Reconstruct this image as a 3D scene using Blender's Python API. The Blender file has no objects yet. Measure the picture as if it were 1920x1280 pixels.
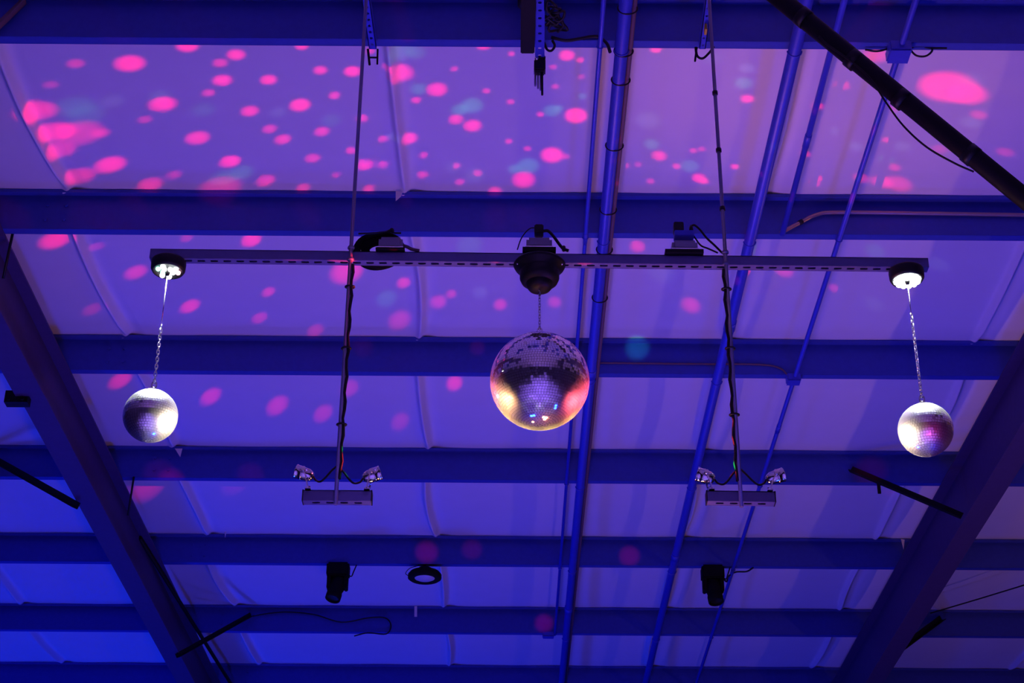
import bpy, bmesh, math, random
from mathutils import Vector, Matrix
random.seed(7)
R_ = math.radians
sc = bpy.context.scene
COL = sc.collection

# ------------------------------------------------------------------ camera
FPX, PITCH, ROLL = 3190.0, R_(28.8), R_(0.395)
CAM = Vector((0, 0, 1.6))
Fw = Vector((0, math.cos(PITCH), math.sin(PITCH)))
R0 = Vector((1, 0, 0)); U0 = Vector((0, -math.sin(PITCH), math.cos(PITCH)))
RT = R0 * math.cos(ROLL) + U0 * math.sin(ROLL)
UP = -R0 * math.sin(ROLL) + U0 * math.cos(ROLL)
cam = bpy.data.cameras.new('camera'); camo = bpy.data.objects.new('camera', cam); COL.objects.link(camo)
cam.sensor_width = 36; cam.lens = FPX / 1920 * 36; cam.clip_end = 200
camo.matrix_world = Matrix(((RT.x, UP.x, -Fw.x, CAM.x), (RT.y, UP.y, -Fw.y, CAM.y), (RT.z, UP.z, -Fw.z, CAM.z), (0, 0, 0, 1)))
sc.camera = camo

def ray(px, py):
    return Fw + RT * ((px - 960) / FPX) + UP * ((640 - py) / FPX)
def at_y(px, py, Y):
    d = ray(px, py); return CAM + d * ((Y - CAM.y) / d.y)
def at_z(px, py, z):
    d = ray(px, py); return CAM + d * ((z - CAM.z) / d.z)
def at_x(px, py, x):
    d = ray(px, py); return CAM + d * ((x - CAM.x) / d.x)
def depth(p):
    return (p - CAM).dot(Fw)

# ------------------------------------------------------------------ dimensions (world z)
HR = 4.88                      # underside of the purlins above the camera
H = CAM.z + HR                 # 6.48 m above the floor
PD = 0.215                     # purlin depth
ZC = H + PD                    # ceiling lining
YR = 1.165 * HR                # the hanging bar, rods and balls stand in this vertical plane
def flangeY(k): return (1.2519 + 0.3297 * (k - 1)) * HR
def webY(k): return flangeY(k) - 0.05

# ------------------------------------------------------------------ materials
MATS = {}
def mat(name, col, rough=0.6, metal=0.0, spec=0.5, bump=0.0, scale=40, var=0.0):
    m = bpy.data.materials.new(name); m.use_nodes = True
    nt = m.node_tree; b = nt.nodes['Principled BSDF']
    b.inputs['Base Color'].default_value = (*col, 1); b.inputs['Roughness'].default_value = rough
    b.inputs['Metallic'].default_value = metal; b.inputs['Specular IOR Level'].default_value = spec
    if bump or var:
        tc = nt.nodes.new('ShaderNodeTexCoord'); n = nt.nodes.new('ShaderNodeTexNoise')
        n.inputs['Scale'].default_value = scale; n.inputs['Detail'].default_value = 4
        nt.links.new(tc.outputs['Object'], n.inputs['Vector'])
        if var:
            mx = nt.nodes.new('ShaderNodeMix'); mx.data_type = 'RGBA'
            mx.inputs['A'].default_value = (*[c * (1 - var) for c in col], 1)
            mx.inputs['B'].default_value = (*[min(1, c * (1 + var)) for c in col], 1)
            nt.links.new(n.outputs['Fac'], mx.inputs['Factor']); nt.links.new(mx.outputs['Result'], b.inputs['Base Color'])
        if bump:
            bp = nt.nodes.new('ShaderNodeBump'); bp.inputs['Strength'].default_value = bump; bp.inputs['Distance'].default_value = 0.01
            nt.links.new(n.outputs['Fac'], bp.inputs['Height']); nt.links.new(bp.outputs['Normal'], b.inputs['Normal'])
    MATS[name] = m; return m
def emit(name, col, s):
    m = bpy.data.materials.new(name); m.use_nodes = True
    b = m.node_tree.nodes['Principled BSDF']
    b.inputs['Base Color'].default_value = (.2, .2, .2, 1)
    b.inputs['Emission Color'].default_value = (*col, 1); b.inputs['Emission Strength'].default_value = s
    MATS[name] = m; return m
mat('vinyl', (.80, .80, .82), .55, 0, .3, .15, 6, .03)
mat('purlin_paint', (.045, .075, .43), .5, 0, .3, .05, 30, .12)
mat('rafter_paint', (.075, .05, .14), .55, 0, .3, .05, 20, .15)
mat('conduit_paint', (.05, .07, .60), .4, .1, .5, .04, 40, .1)
mat('brown_jacket', (.16, .09, .12), .6)
mat('bronze', (.50, .34, .30), .35, .6)
mat('strut_steel', (.16, .15, .36), .45, .3, .5, .05, 60, .1)
mat('rod_steel', (.26, .24, .38), .4, .4)
mat('black_plastic', (.012, .011, .012), .45, 0, .35)
mat('black_matt', (.006, .006, .007), .8, 0, .15)
mat('black_paint', (.007, .006, .007), .6, 0, .25, .05, 30, .3)
mat('grey_box', (.26, .25, .34), .4, .45)
mat('chrome', (.82, .80, .84), .10, 1.0)
mat('chain_steel', (.80, .80, .84), .18, 1.0)
mat('ball_core', (.05, .05, .06), .5)
mat('lens_milk', (.75, .72, .75), .3)
mat('yellow_tag', (.55, .40, .03), .6)
mat('tab_vinyl', (.80, .76, .74), .5)
mat('floor_coat', (.22, .22, .24), .25, 0, .5, 0.0, 3, .05)
mat('wall_metal', (.10, .10, .14), .6)
emit('led_white', (.92, 1.0, .98), 6)
emit('led_green', (.35, 1.0, .70), 3)
emit('led_pink', (1.0, .45, .55), 3)
emit('lamp_warm', (1.0, .50, .20), 60)
emit('lamp_white', (1.0, .78, .55), 60)
emit('lamp_red', (1.0, .10, .12), 60)
def mirror(name, mixf, rough):
    m = bpy.data.materials.new(name); m.use_nodes = True
    nt = m.node_tree; nt.nodes.remove(nt.nodes['Principled BSDF']); out = nt.nodes['Material Output']
    a = nt.nodes.new('ShaderNodeBsdfGlossy'); a.inputs['Roughness'].default_value = .03; a.inputs['Color'].default_value = (.93, .92, .94, 1)
    b = nt.nodes.new('ShaderNodeBsdfGlossy'); b.inputs['Roughness'].default_value = rough; b.inputs['Color'].default_value = (.9, .9, .9, 1)
    mx = nt.nodes.new('ShaderNodeMixShader'); mx.inputs[0].default_value = mixf
    nt.links.new(a.outputs[0], mx.inputs[1]); nt.links.new(b.outputs[0], mx.inputs[2]); nt.links.new(mx.outputs[0], out.inputs['Surface'])
    MATS[name] = m
mirror('mirror_tile', .16, .5); mirror('rough_mirror_tile', .26, .5)  # the second has a larger rough share, so the small balls glow whiter

# ------------------------------------------------------------------ mesh builder
WL = {}
def V(*a): return Vector(a)
class MB:
    def __init__(s): s.v = []; s.f = []; s.sm = []
    def add(s, vs, fs, smooth=False):
        o = len(s.v); s.v += [Vector(v) for v in vs]
        for f in fs: s.f.append([i + o for i in f]); s.sm.append(smooth)
        return s
    def box(s, c, size, X=(1, 0, 0), Y=(0, 1, 0), Z=(0, 0, 1), bev=0.0):
        c = Vector(c); X, Y, Z = Vector(X), Vector(Y), Vector(Z)
        hx, hy, hz = [q / 2 for q in size]
        if bev <= 0:
            vs = [c + X * (a * hx) + Y * (b * hy) + Z * (d * hz) for d in (-1, 1) for b in (-1, 1) for a in (-1, 1)]
            return s.add(vs, [(0, 2, 3, 1), (4, 5, 7, 6), (0, 1, 5, 4), (2, 6, 7, 3), (0, 4, 6, 2), (1, 3, 7, 5)])
        bm = bmesh.new(); bmesh.ops.create_cube(bm, size=1)
        for v in bm.verts: v.co = Vector((v.co.x * size[0], v.co.y * size[1], v.co.z * size[2]))
        bmesh.ops.bevel(bm, geom=bm.edges[:], offset=bev, segments=2, affect='EDGES')
        bm.verts.index_update()
        vs = [c + X * v.co.x + Y * v.co.y + Z * v.co.z for v in bm.verts]; fs = [[v.index for v in f.verts] for f in bm.faces]
        bm.free(); return s.add(vs, fs)
    def bar(s, a, b, w, t, up=(0, 0, 1)):
        a, b = Vector(a), Vector(b); d = (b - a); L = d.length; d.normalize()
        u = Vector(up); y = u.cross(d)
        if y.length < 1e-4: y = Vector((1, 0, 0)).cross(d)
        y.normalize(); z = d.cross(y)
        return s.box((a + b) / 2, (L, w, t), d, y, z)
    def tube(s, pts, r, n=10, closed=False, caps=True):
        pts = [Vector(p) for p in pts]; m = len(pts); rings = []; prev = None
        rr = r if isinstance(r, (list, tuple)) else [r] * m
        for i, p in enumerate(pts):
            if closed: t = pts[(i + 1) % m] - pts[i - 1]
            else: t = pts[min(i + 1, m - 1)] - pts[max(i - 1, 0)]
            t.normalize()
            if prev is None:
                ref = Vector((0, 0, 1)) if abs(t.z) < .9 else Vector((1, 0, 0)); nrm = ref - t * ref.dot(t)
            else: nrm = prev - t * prev.dot(t)
            nrm.normalize(); prev = nrm; bn = t.cross(nrm)
            rings.append([p + (nrm * math.cos(2 * math.pi * j / n) + bn * math.sin(2 * math.pi * j / n)) * rr[i] for j in range(n)])
        vs = [v for q in rings for v in q]; fs = []
        for i in range(m if closed else m - 1):
            k = (i + 1) % m
            for j in range(n): fs.append((i * n + j, i * n + (j + 1) % n, k * n + (j + 1) % n, k * n + j))
        s.add(vs, fs, True)
        if caps and not closed:
            s.add(rings[0], [tuple(range(n - 1, -1, -1))]); s.add(rings[-1], [tuple(range(n))])
        return s
    def cyl(s, a, b, r, n=20): return s.tube([a, b], r, n)
    def lathe(s, o, prof, axis=(0, 0, 1), n=32, sharp=True):
        # prof: (radius, height) pairs along axis from o
        ax = Vector(axis).normalized(); ref = Vector((1, 0, 0)) if abs(ax.x) < .9 else Vector((0, 1, 0))
        u = (ref - ax * ref.dot(ax)).normalized(); w = ax.cross(u); o = Vector(o)
        def ring(r, h): return [o + ax * h + (u * math.cos(2 * math.pi * j / n) + w * math.sin(2 * math.pi * j / n)) * max(r, 1e-5) for j in range(n)]
        for (r1, h1), (r2, h2) in zip(prof, prof[1:]):
            s.add(ring(r1, h1) + ring(r2, h2), [(j, (j + 1) % n, n + (j + 1) % n, n + j) for j in range(n)], True)
        return s
    def sphere(s, c, r, n=16, m=10):
        return s.lathe(c, [(r * math.sin(math.pi * i / m), -r * math.cos(math.pi * i / m)) for i in range(m + 1)], n=n)
    def torus_link(s, c, ax, side, ln, wd, r, n=6):
        # an oval chain link: long axis ax, flat in (ax, side)
        ax, side = Vector(ax), Vector(side); pts = []
        for i in range(14):
            a = 2 * math.pi * i / 14
            pts.append(Vector(c) + ax * (math.sin(a) * wd / 2 + math.copysign((ln - wd) / 2, math.sin(a)) * min(1, abs(math.sin(a)) * 3)) + side * (math.cos(a) * wd / 2))
        return s.tube(pts, r, n, closed=True)
    def build(s, name, m, parent=None):
        me = bpy.data.meshes.new(name)
        off = WL.get(parent.name, Vector()) if parent else Vector()
        me.from_pydata([tuple(v - off) for v in s.v], [], s.f)
        for p, q in zip(me.polygons, s.sm): p.use_smooth = q
        me.materials.append(MATS[m])
        bm = bmesh.new(); bm.from_mesh(me)
        bmesh.ops.remove_doubles(bm, verts=bm.verts, dist=1e-5)
        bmesh.ops.recalc_face_normals(bm, faces=bm.faces)
        bm.to_mesh(me); bm.free(); me.update()
        o = bpy.data.objects.new(name, me); COL.objects.link(o)
        if parent: o.parent = parent
        WL[o.name] = off.copy()
        return o
def tag(o, label, cat, group=None, kind=None):
    if label: o['label'] = label
    if cat: o['category'] = cat
    if group: o['group'] = group
    if kind: o['kind'] = kind
    return o
def thing(name, loc, label, cat, group=None):
    o = bpy.data.objects.new(name, None); COL.objects.link(o); o.empty_display_size = .05
    o.location = loc; WL[o.name] = Vector(loc); return tag(o, label, cat, group)
def copy_tree(o, delta, label):
    r = o.copy(); COL.objects.link(r); r.location = o.location + Vector(delta); r['label'] = label
    WL[r.name] = Vector(r.location)
    for ch in o.children:
        c = ch.copy(); COL.objects.link(c); c.parent = r
        for g in ch.children:
            d = g.copy(); COL.objects.link(d); d.parent = c
    return r
def smooth_pts(pts, sub=6):
    pts = [Vector(p) for p in pts]; out = []
    P = [pts[0] * 2 - pts[1]] + pts + [pts[-1] * 2 - pts[-2]]
    for i in range(1, len(P) - 2):
        a, b, c, d = P[i - 1:i + 3]
        for j in range(sub):
            t = j / sub
            out.append(.5 * ((2 * b) + (c - a) * t + (2 * a - 5 * b + 4 * c - d) * t * t + (3 * b - a - 3 * c + d) * t ** 3))
    out.append(pts[-1]); return out

# ------------------------------------------------------------------ the setting
XL, XR, YN, YF = -10.0, 10.0, -22.0, 21.0
tag(MB().box((0, (YN + YF) / 2, -.05), (XR - XL, YF - YN, .1)).build('floor', 'floor_coat'), None, None, kind='structure')
for nm, c, sz in (('wall_left', (XL - .05, (YN + YF) / 2, 3.35), (.1, YF - YN, 6.7)), ('wall_right', (XR + .05, (YN + YF) / 2, 3.35), (.1, YF - YN, 6.7)),
                  ('wall_back', (0, YF + .05, 3.35), (XR - XL, .1, 6.7)), ('wall_front', (0, YN - .05, 3.35), (XR - XL, .1, 6.7))):
    tag(MB().box(c, sz).build(nm, 'wall_metal'), None, None, kind='structure')
SEAMS = [-4.27, -2.40, -.585, 1.32, 2.86, 4.75]
def ceiling():
    xs = set()
    x = XL
    while x <= XR + 1e-6:
        xs.add(round(x, 4)); x += .10 if abs(x) < 5.5 else .5
    for s in SEAMS:
        for i in range(-14, 15): xs.add(round(s + i * .008, 4))
    xs = sorted(xs)
    ys = []
    k0 = int((YN / HR - 1.2519) / .3297) - 1
    for k in range(k0, 12):
        a = webY(k); n = 20 if k > -2 and k < 9 else 4
        for i in range(n): ys.append((a + (webY(k + 1) - a) * i / n, k, i / n))
    ys = [q for q in ys if YN - .02 <= q[0] <= YF + .02]
    vs = []; fs = []
    for (y, k, t) in ys:
        sag = -.022 * math.sin(math.pi * t) ** 1.2 if t > 0 else 0
        for x in xs:
            dx = 0; dz = 0
            for i, s in enumerate(SEAMS):
                amp = .05 * math.sin(i * 2.3 + k * 1.7)
                w = math.exp(-((x - s) / .35) ** 2)
                dx += w * (amp * math.sin(math.pi * t) + .06 * (t - .5) * (1 if s < -1 else .3))
                q = (x - s)
                # the folded lap of two rolls: a soft shoulder on one side, a steep lip on the other
                dz -= .050 * math.exp(-(q / .020) ** 2) * min(1, math.sin(math.pi * min(1, max(0, t))) * 2 + .15)
                dz += .014 * math.exp(-((q - .05) / .05) ** 2)
            wr = .003 * math.sin(x * 3.1 + k * 2) * math.sin(math.pi * t) + .002 * math.sin(x * 7.7 + y * 2.3)
            vs.append((x + dx, y, ZC + .004 + sag + dz + wr * (1 if t > 0 else 0)))
    nx = len(xs)
    for i in range(len(ys) - 1):
        for j in range(nx - 1):
            fs.append((i * nx + j, i * nx + j + 1, (i + 1) * nx + j + 1, (i + 1) * nx + j))
    m = MB(); m.add(vs, fs, True); o = m.build('ceiling', 'vinyl')
    tag(o, None, None, kind='structure')
ceiling()

# ------------------------------------------------------------------ purlins
PLAB = {0: 'blue purlin nearest overhead, just above the top edge of the photo',
        1: 'topmost blue purlin in the photo, crossing behind the tops of the hanging rods',
        2: 'second blue purlin from the top, just behind the long slotted bar',
        3: 'third blue purlin from the top, crossing behind the big mirror ball',
        4: 'fourth blue purlin from the top, crossing behind the small pinspot lamps',
        5: 'fifth blue purlin from the top, carrying the black spotlights and round lamp',
        6: 'sixth blue purlin from the top, below the black spotlights',
        7: 'lowest blue purlin, cut by the bottom edge of the photo'}
for k in range(0, 8):
    w = webY(k); th = .003; m = MB(); L = 18.0; q = .020
    m.box((0, w, H + PD / 2), (L, th, PD))
    m.box((0, w + .025, H + th / 2), (L, .05, th)); m.box((0, w + .05, H + q / 2), (L, th, q))
    m.box((0, w - .03, H + PD - th / 2), (L, .06, th)); m.box((0, w - .06, H + PD - q / 2), (L, th, q))
    # bolt heads where the purlin sits on each rafter
    for bx in (-2.80, 3.085):
        for sx in (-.05, .05):
            for zz in (.06, .15): m.cyl((bx + .35 + sx, w - .002, H + zz), (bx + .35 + sx, w - .014, H + zz), .011, 8)
    tag(m.build('purlin', 'purlin_paint'), PLAB[k], 'beam', 'roof purlins')

# ------------------------------------------------------------------ rafters
def rafter(x, g, label):
    y0, y1 = 2.0, 19.5
    r = thing('rafter', (x, y0, g), label, 'beam', 'roof rafters')
    ym = (y0 + y1) / 2; L = y1 - y0
    MB().box((x, ym, (g + H) / 2), (.008, L, H - g - .002)).build('web', 'rafter_paint', r)
    MB().box((x, ym, g + .006), (.155, L, .012)).build('bottom_flange', 'rafter_paint', r)
    MB().box((x, ym, H - .006), (.155, L, .012)).build('top_flange', 'rafter_paint', r)
    return r
gl, gr = CAM.z + 4.48, CAM.z + 4.42
rl = rafter(-2.797, gl, 'dark steel rafter slanting down the left side of the photo')
rr = rafter(3.085, gr, 'dark steel rafter slanting down the right side of the photo')
# bolted splice of the left rafter
ys = at_z(34, 744, gl).y
for dy in (-.018, .018):
    MB().box((at_z(34, 744, gl).x, ys + dy, gl - .012), (.135, .034, .075)).build('end_plate', 'black_paint', rl)
for sx in (-.055, .055):
    for zz in (gl - .03,): MB().cyl((at_z(34, 744, gl).x + sx * .7, ys - .050, zz), (at_z(34, 744, gl).x + sx * .7, ys - .034, zz), .012, 8).build('bolt_head', 'black_paint', rl)
MB().box((-2.797, 4.6 + (ys - 4.6) / 2 - .02, gl - .008), (.17, ys - 4.6 - .04, .014)).build('cover_plate', 'rafter_paint', rl)

# flange braces: angle irons from a purlin down to a rafter
def brace(a, b, label, t=.045, mt='black_paint'):
    m = MB(); a, b = Vector(a), Vector(b); m.bar(a, b, t, .005); d = (b - a).normalized()
    y = Vector((0, 0, 1)).cross(d).normalized(); z = d.cross(y)
    m.bar(a + y * t / 2 + z * t / 2, b + y * t / 2 + z * t / 2, .005, t)
    return tag(m.build('flange_brace', mt), label, 'brace', 'flange braces of the rafters')
brace(at_y(1592, 882, webY(4) - .03), at_x(1800, 970, 3.02), 'black angle brace below the right mirror ball, meeting the right rafter')
brace(at_x(1672, 1234, 3.16), at_y(1770, 1161, webY(6) - .03), 'black angle brace at the bottom right, beyond the right rafter')
brace(at_y(-20, 862, webY(4) - .03), at_x(140, 952, -2.87), 'black angle brace at the left edge, meeting the left rafter')
brace(at_x(334, 1232, -2.72), at_y(474, 1154, webY(6) - .02), 'black angle brace at the bottom left, right of the left rafter', .035)
brace(at_y(-6, 54, webY(1) - .04), at_y(48, 2, webY(1) - .03), 'dull brown brace at the top left corner of the photo', .035, 'brown_jacket')
p = at_y(1648, 897, webY(4) - .012)
tag(MB().box(p + V(0, .03, -.04), (.022, .012, .12)).build('beam_clip', 'black_paint'), 'tiny dark clip hanging below the fourth purlin beside the angle brace', 'clip')
# slanting sag rod beside the left rafter
tag(MB().tube([at_z(262, 1008, H - .03), at_z(412, 1248, H - .03), at_z(470, 1340, H - .03)], .016, 8).build('brace_rod', 'black_paint'),
    'thin dark brace rod running beside the left rafter toward the bottom', 'rod')
# short hanger rods by the left rafter
def wire(pts, r, name, label, cat, m='black_plastic', group=None, n=6, sub=6):
    return tag(MB().tube(smooth_pts(pts, sub) if len(pts) > 2 else pts, r, n).build(name, m), label, cat, group)
wire([at_z(24, 436, H + .01), at_z(6, 522, H - .22)], .008, 'hanger_rod', 'short dark hanger rod at the left edge below the second purlin', 'rod')
wire([at_z(251, 893, H + .005), at_z(240, 966, H - .24)], .008, 'hanger_rod', 'short dark hanger rod right of the left rafter below the fourth purlin', 'rod')
wire([at_z(1745, 1149, H - .01), at_z(1830, 1124, H - .03), at_z(1935, 1092, H - .05)], .006, 'thin_cable', 'thin dark cable crossing the lining right of the right rafter', 'cable')

# ------------------------------------------------------------------ conduits under the purlins
zc_ = H - .033
def conduit_line(x, r, y0=3.6, y1=19.0): return [V(x, y0, H - r - .003), V(x, y1, H - r - .003)]
def conduit(x, r, label, couplings=(), ties=(), y0=3.6, y1=19.0):
    o = thing('conduit', (x, y0, H - r), label, 'pipe', 'conduits strapped under the purlins')
    MB().tube(conduit_line(x, r, y0, y1), r, 16).build('pipe', 'conduit_paint', o)
    for y in couplings:
        MB().cyl((x, y - .05, H - r - .003), (x, y + .05, H - r - .003), r * 1.14, 16).build('coupling', 'conduit_paint', o)
    for k in range(1, 8):
        if not (y0 < webY(k) < y1): continue
        y = webY(k) + .025
        MB().tube([V(x + math.cos(a) * (r + .002), y, H - r - .003 + math.sin(a) * (r + .002)) for a in [math.pi * (1 + i / 10) for i in range(11)]], .004, 6).build('strap', 'conduit_paint', o)
    return o
cA = conduit(.484, .030, 'thick blue conduit running past the right of the big mirror ball', (9.2, 13.4))
tb = thing('cable', (.535, 3.6, H - .05), 'brown jacketed cable tied along the thick blue conduit', 'cable')
MB().tube([V(.484 + .041, 3.6, H - .022), V(.484 + .041, 19.0, H - .022)], .0105, 10).build('jacket', 'brown_jacket', tb)
for py in (18, 98, 152, 275, 395, 470, 560):
    y = at_z(1130, py, H - .04).y
    MB().tube([V(.494 + math.cos(a) * .043, y, H - .032 + math.sin(a) * .033) for a in [2 * math.pi * i / 18 for i in range(18)]], .004, 6, closed=True).build('cable_tie', 'black_plastic', tb)
cB = conduit(1.264, .030, 'thick blue conduit left of the black diagonal pole, reaching the bottom edge', (8.6, 12.2))
conduit(.388, .011, 'thin blue conduit just left of the thick one behind the big mirror ball', (7.7,), y1=webY(6))
yC = at_y(1459, 430, webY(2)).y
cC = conduit(1.432, .015, 'thin blue conduit from the top edge ending at the second purlin', (at_z(1507, 258, H).y,), y1=webY(2) - .03)
conduit(1.742, .014, 'thin blue conduit crossing behind the black diagonal pole down to the bottom', (10.0,))
# bronze conduit on the web of purlin 2
bz = smooth_pts([at_y(1464, 436, webY(2) - .04), at_y(1474, 431, webY(2) - .03), at_y(1502, 416, webY(2) - .02), at_y(1532, 402, webY(2) - .02), at_y(1572, 398, webY(2) - .02), at_y(1740, 400, webY(2) - .02), at_y(1990, 404, webY(2) - .02)], 5)
bzo = thing('conduit', bz[0], 'bronze conduit bending up onto the second purlin at right', 'pipe')
MB().tube(bz, .011, 10).build('pipe', 'bronze', bzo)
pz = at_y(1501, 416.5, webY(2) - .02); dz = (bz[12] - bz[8]).normalized()
MB().cyl(pz - dz * .012, pz + dz * .012, .014, 10).build('coupling', 'black_plastic', bzo)
# thin cable on purlin 3 into the box
tag(MB().tube(smooth_pts([at_y(1108, 680, webY(3) - .0075), at_y(1300, 682, webY(3) - .0075), at_y(1420, 683, webY(3) - .0075), at_y(1462, 690, webY(3) - .0075), at_y(1480, 708, webY(3) - .0075)], 5), .006, 8).build('thin_cable', 'brown_jacket'),
    'thin cable along the third purlin right of the big ball, ending at a small box', 'cable')
def jbox(c, s, label, m='conduit_paint'):
    o = thing('junction_box', Vector(c), label, 'box', 'junction boxes')
    MB().box(c, s, bev=.006).build('body', m, o)
    MB().box(Vector(c) - V(0, 0, s[2] / 2 + .002), (s[0] * .92, s[1] * .92, .004)).build('cover', m, o)
    return o
c1 = at_z(1686, 104, H - .05); jbox(V(c1.x, c1.y, H - .0275), (.10, .10, .055), 'blue junction box at the first purlin near the top right')
c2 = at_z(1488, 717, H - .05); jbox(V(c2.x, c2.y, H - .025), (.085, .07, .05), 'blue junction box at the third purlin between mirror balls')
c3 = at_z(1028, 1192, H - .03); jbox(V(c3.x, c3.y, H - .02), (.10, .07, .04), 'small dark blue box at the sixth purlin near the thick conduit')
# cables around the first purlin
yp = webY(1) - .0085
wire([at_y(1034, 70, yp), at_y(1060, 76, yp), at_y(1085, 73, yp), at_y(1108, 69, yp), at_y(1124, 70, yp), at_y(1138, 82, yp), at_y(1144, 98, yp)], .008, 'power_cable', 'black cable from the centre hanger to the thick conduit at the top', 'cable')
wire([at_y(1020, 80, yp), at_y(1026, 93, yp), at_y(1034, 95, yp), at_y(1040, 86, yp), at_y(1036, 76, yp)], .006, 'cable_loop', 'small black cable loop beside the perforated centre hanger', 'cable')
yq = webY(1) + .035
wire([at_y(1622, 93, yq), at_y(1645, 96, yq), at_y(1668, 90, yq), at_y(1690, 80, yq), at_y(1715, 80, yq), at_y(1738, 84, yq), at_y(1748, 94, yq), at_y(1736, 105, yq), at_y(1718, 104, yq), at_y(1708, 92, yq), at_y(1720, 86, yq), at_y(1745, 90, yq), at_y(1775, 90, yq)], .005, 'cable_loop', 'dark looped cable above the junction box near the top right', 'cable')
# cables on purlin 6, bottom left
y6 = webY(6) - .02
wire([at_y(474, 1155, y6), at_y(500, 1150, y6), at_y(540, 1147, y6), at_y(590, 1152, y6), at_y(640, 1166, y6), at_y(690, 1158, y6), at_y(722, 1158, y6), at_y(733, 1172, y6), at_y(724, 1188, y6), at_y(690, 1186, y6), at_y(664, 1192, y6)], .006, 'cable', 'dark cable looping along the sixth purlin at bottom left', 'cable')

# ------------------------------------------------------------------ perforated hangers (struts) at the top
def perforated_strut(a, b, hole, pitch, w=.041, hgt=.041, front=None, round_holes=True, wall=.0035, up=V(0, 0, 1)):
    """channel open at the top; its base plate (facing down) is cut with real holes"""
    a, b = Vector(a), Vector(b); d = (b - a); L = d.length; d.normalize()
    y = up.cross(d).normalized(); z = d.cross(y)
    m = MB(); n = int(L / pitch); off = (L - n * pitch) / 2
    P = lambda s, t, u: a + d * s + y * t + z * u
    hl, hw = hole; seg = 12
    for uu in (0, wall):
        for i in range(n):
            s0 = off + i * pitch; s1 = s0 + pitch; c = (s0 + s1) / 2
            outer = []; inner = []
            for j in range(seg):
                an = 2 * math.pi * (j + .5) / seg; cx, cy = math.cos(an), math.sin(an)
                k = 1 / max(abs(cx) / (pitch / 2), abs(cy) / (w / 2)); outer.append(P(c + cx * k, cy * k, uu))
                if round_holes: inner.append(P(c + cx * hl / 2, cy * hw / 2, uu))
                else:
                    ex = max(-1, min(1, cx * 1.35)); ey = max(-1, min(1, cy * 1.35)); inner.append(P(c + ex * hl / 2, ey * hw / 2, uu))
            # square the outer ring's corners
            m.add(outer + inner, [(j, (j + 1) % seg, seg + (j + 1) % seg, seg + j) for j in range(seg)])
            for sx in (-1, 1):
                for sy in (-1, 1):
                    cor = P(c + sx * pitch / 2, sy * w / 2, uu)
                    best = sorted(range(seg), key=lambda j: (outer[j] - cor).length)[:2]
                    m.add([cor, outer[best[0]], outer[best[1]]], [(0, 1, 2)])
        if off > 1e-4:
            for s0, s1 in ((0, off), (L - off, L)): m.add([P(s0, -w / 2, uu), P(s1, -w / 2, uu), P(s1, w / 2, uu), P(s0, w / 2, uu)], [(0, 1, 2, 3)])
    for sy in (-1, 1):
        m.box(P(L / 2, sy * (w / 2 - wall / 2), hgt / 2), (L, wall, hgt), d, y, z)
        m.box(P(L / 2, sy * (w / 2 - .006), hgt - wall / 2), (L, .012, wall), d, y, z)
    return m, d, y, z
mat('dark_inside', (.01, .01, .015), .7)
# left: ends just below the first purlin
zs = H - .045
aL, bL = at_z(676, -70, zs), at_z(699, 92, zs)
hs = thing('strut_hanger', bL, 'perforated blue strut above the left hanging rod, at the top edge', 'hanger', 'perforated strut hangers')
m, *_ = perforated_strut(aL, bL, (.016, .014), .042, w=.034); m.build('channel', 'conduit_paint', hs)
m = MB(); m.bar(bL + V(-.022, .0, .0), bL + V(-.012, .02, -.075), .008, .008); m.bar(bL + V(.022, 0, 0), bL + V(.022, .02, -.07), .008, .008); m.bar(bL + V(-.02, .01, -.04), bL + V(.024, .01, -.04), .006, .006)
m.build('clamp', 'black_paint', hs)
aR, bR = at_z(1340, -80, zs), at_z(1317, 92, zs)
hs = thing('strut_hanger', bR, 'blue strut above the right hanging rod, at the top edge', 'hanger', 'perforated strut hangers')
m, *_ = perforated_strut(aR, bR, (.012, .012), .05, w=.028); m.build('channel', 'conduit_paint', hs)
m = MB(); m.tube(smooth_pts([bR + V(-.03, 0, .01), bR + V(-.024, .01, -.03), bR + V(0, .01, -.045), bR + V(.03, .0, -.02), bR + V(.05, -.02, .0)], 4), .006, 6)
m.bar(bR + V(-.025, 0, .01), bR + V(-.034, .02, -.055), .007, .007)
m.build('hook', 'black_paint', hs)
pt = at_z(1323, 55, zs - .03)
MB().box(pt, (.010, .04, .03)).build('hang_tag', 'yellow_tag', hs)['label'] = 'yellow tag'
# centre: perforated channel with clamp and threaded rods, black box beside it
aC, bC = at_z(1013, -80, zs - .01), at_z(1012, 112, zs - .01)
hs = thing('strut_hanger', bC, 'pale perforated strut with round holes and a black clamp, top centre', 'hanger', 'perforated strut hangers')
m, *_ = perforated_strut(aC, bC, (.017, .017), .052, w=.042); m.build('channel', 'conduit_paint', hs)
cl = bC + V(0, .01, -.035)
MB().box(cl, (.052, .05, .062), bev=.006).build('clamp', 'black_plastic', hs)
MB().box(cl + V(.006, -.01, .036), (.040, .04, .02), bev=.004).build('clamp_cap', 'black_plastic', hs)
MB().sphere(cl + V(-.014, -.026, .03), .011).build('bolt_head', 'chrome', hs)
for dx, ln, rd in ((-.020, .085, .005), (-.008, .10, .004), (.003, .11, .004), (.011, .135, .005)):
    MB().cyl(cl + V(dx, 0, -.02), cl + V(dx, 0, -.02 - ln), rd, 8).build('threaded_rod', 'rod_steel' if dx < .01 else 'black_paint', hs)
bx1 = at_z(989, 101, H - .10); bx0 = at_z(989, -120, H - .10)
bx = thing('ballast_box', (bx1.x, bx1.y, H - .1), 'long black box beside the perforated centre strut at top', 'box')
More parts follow.
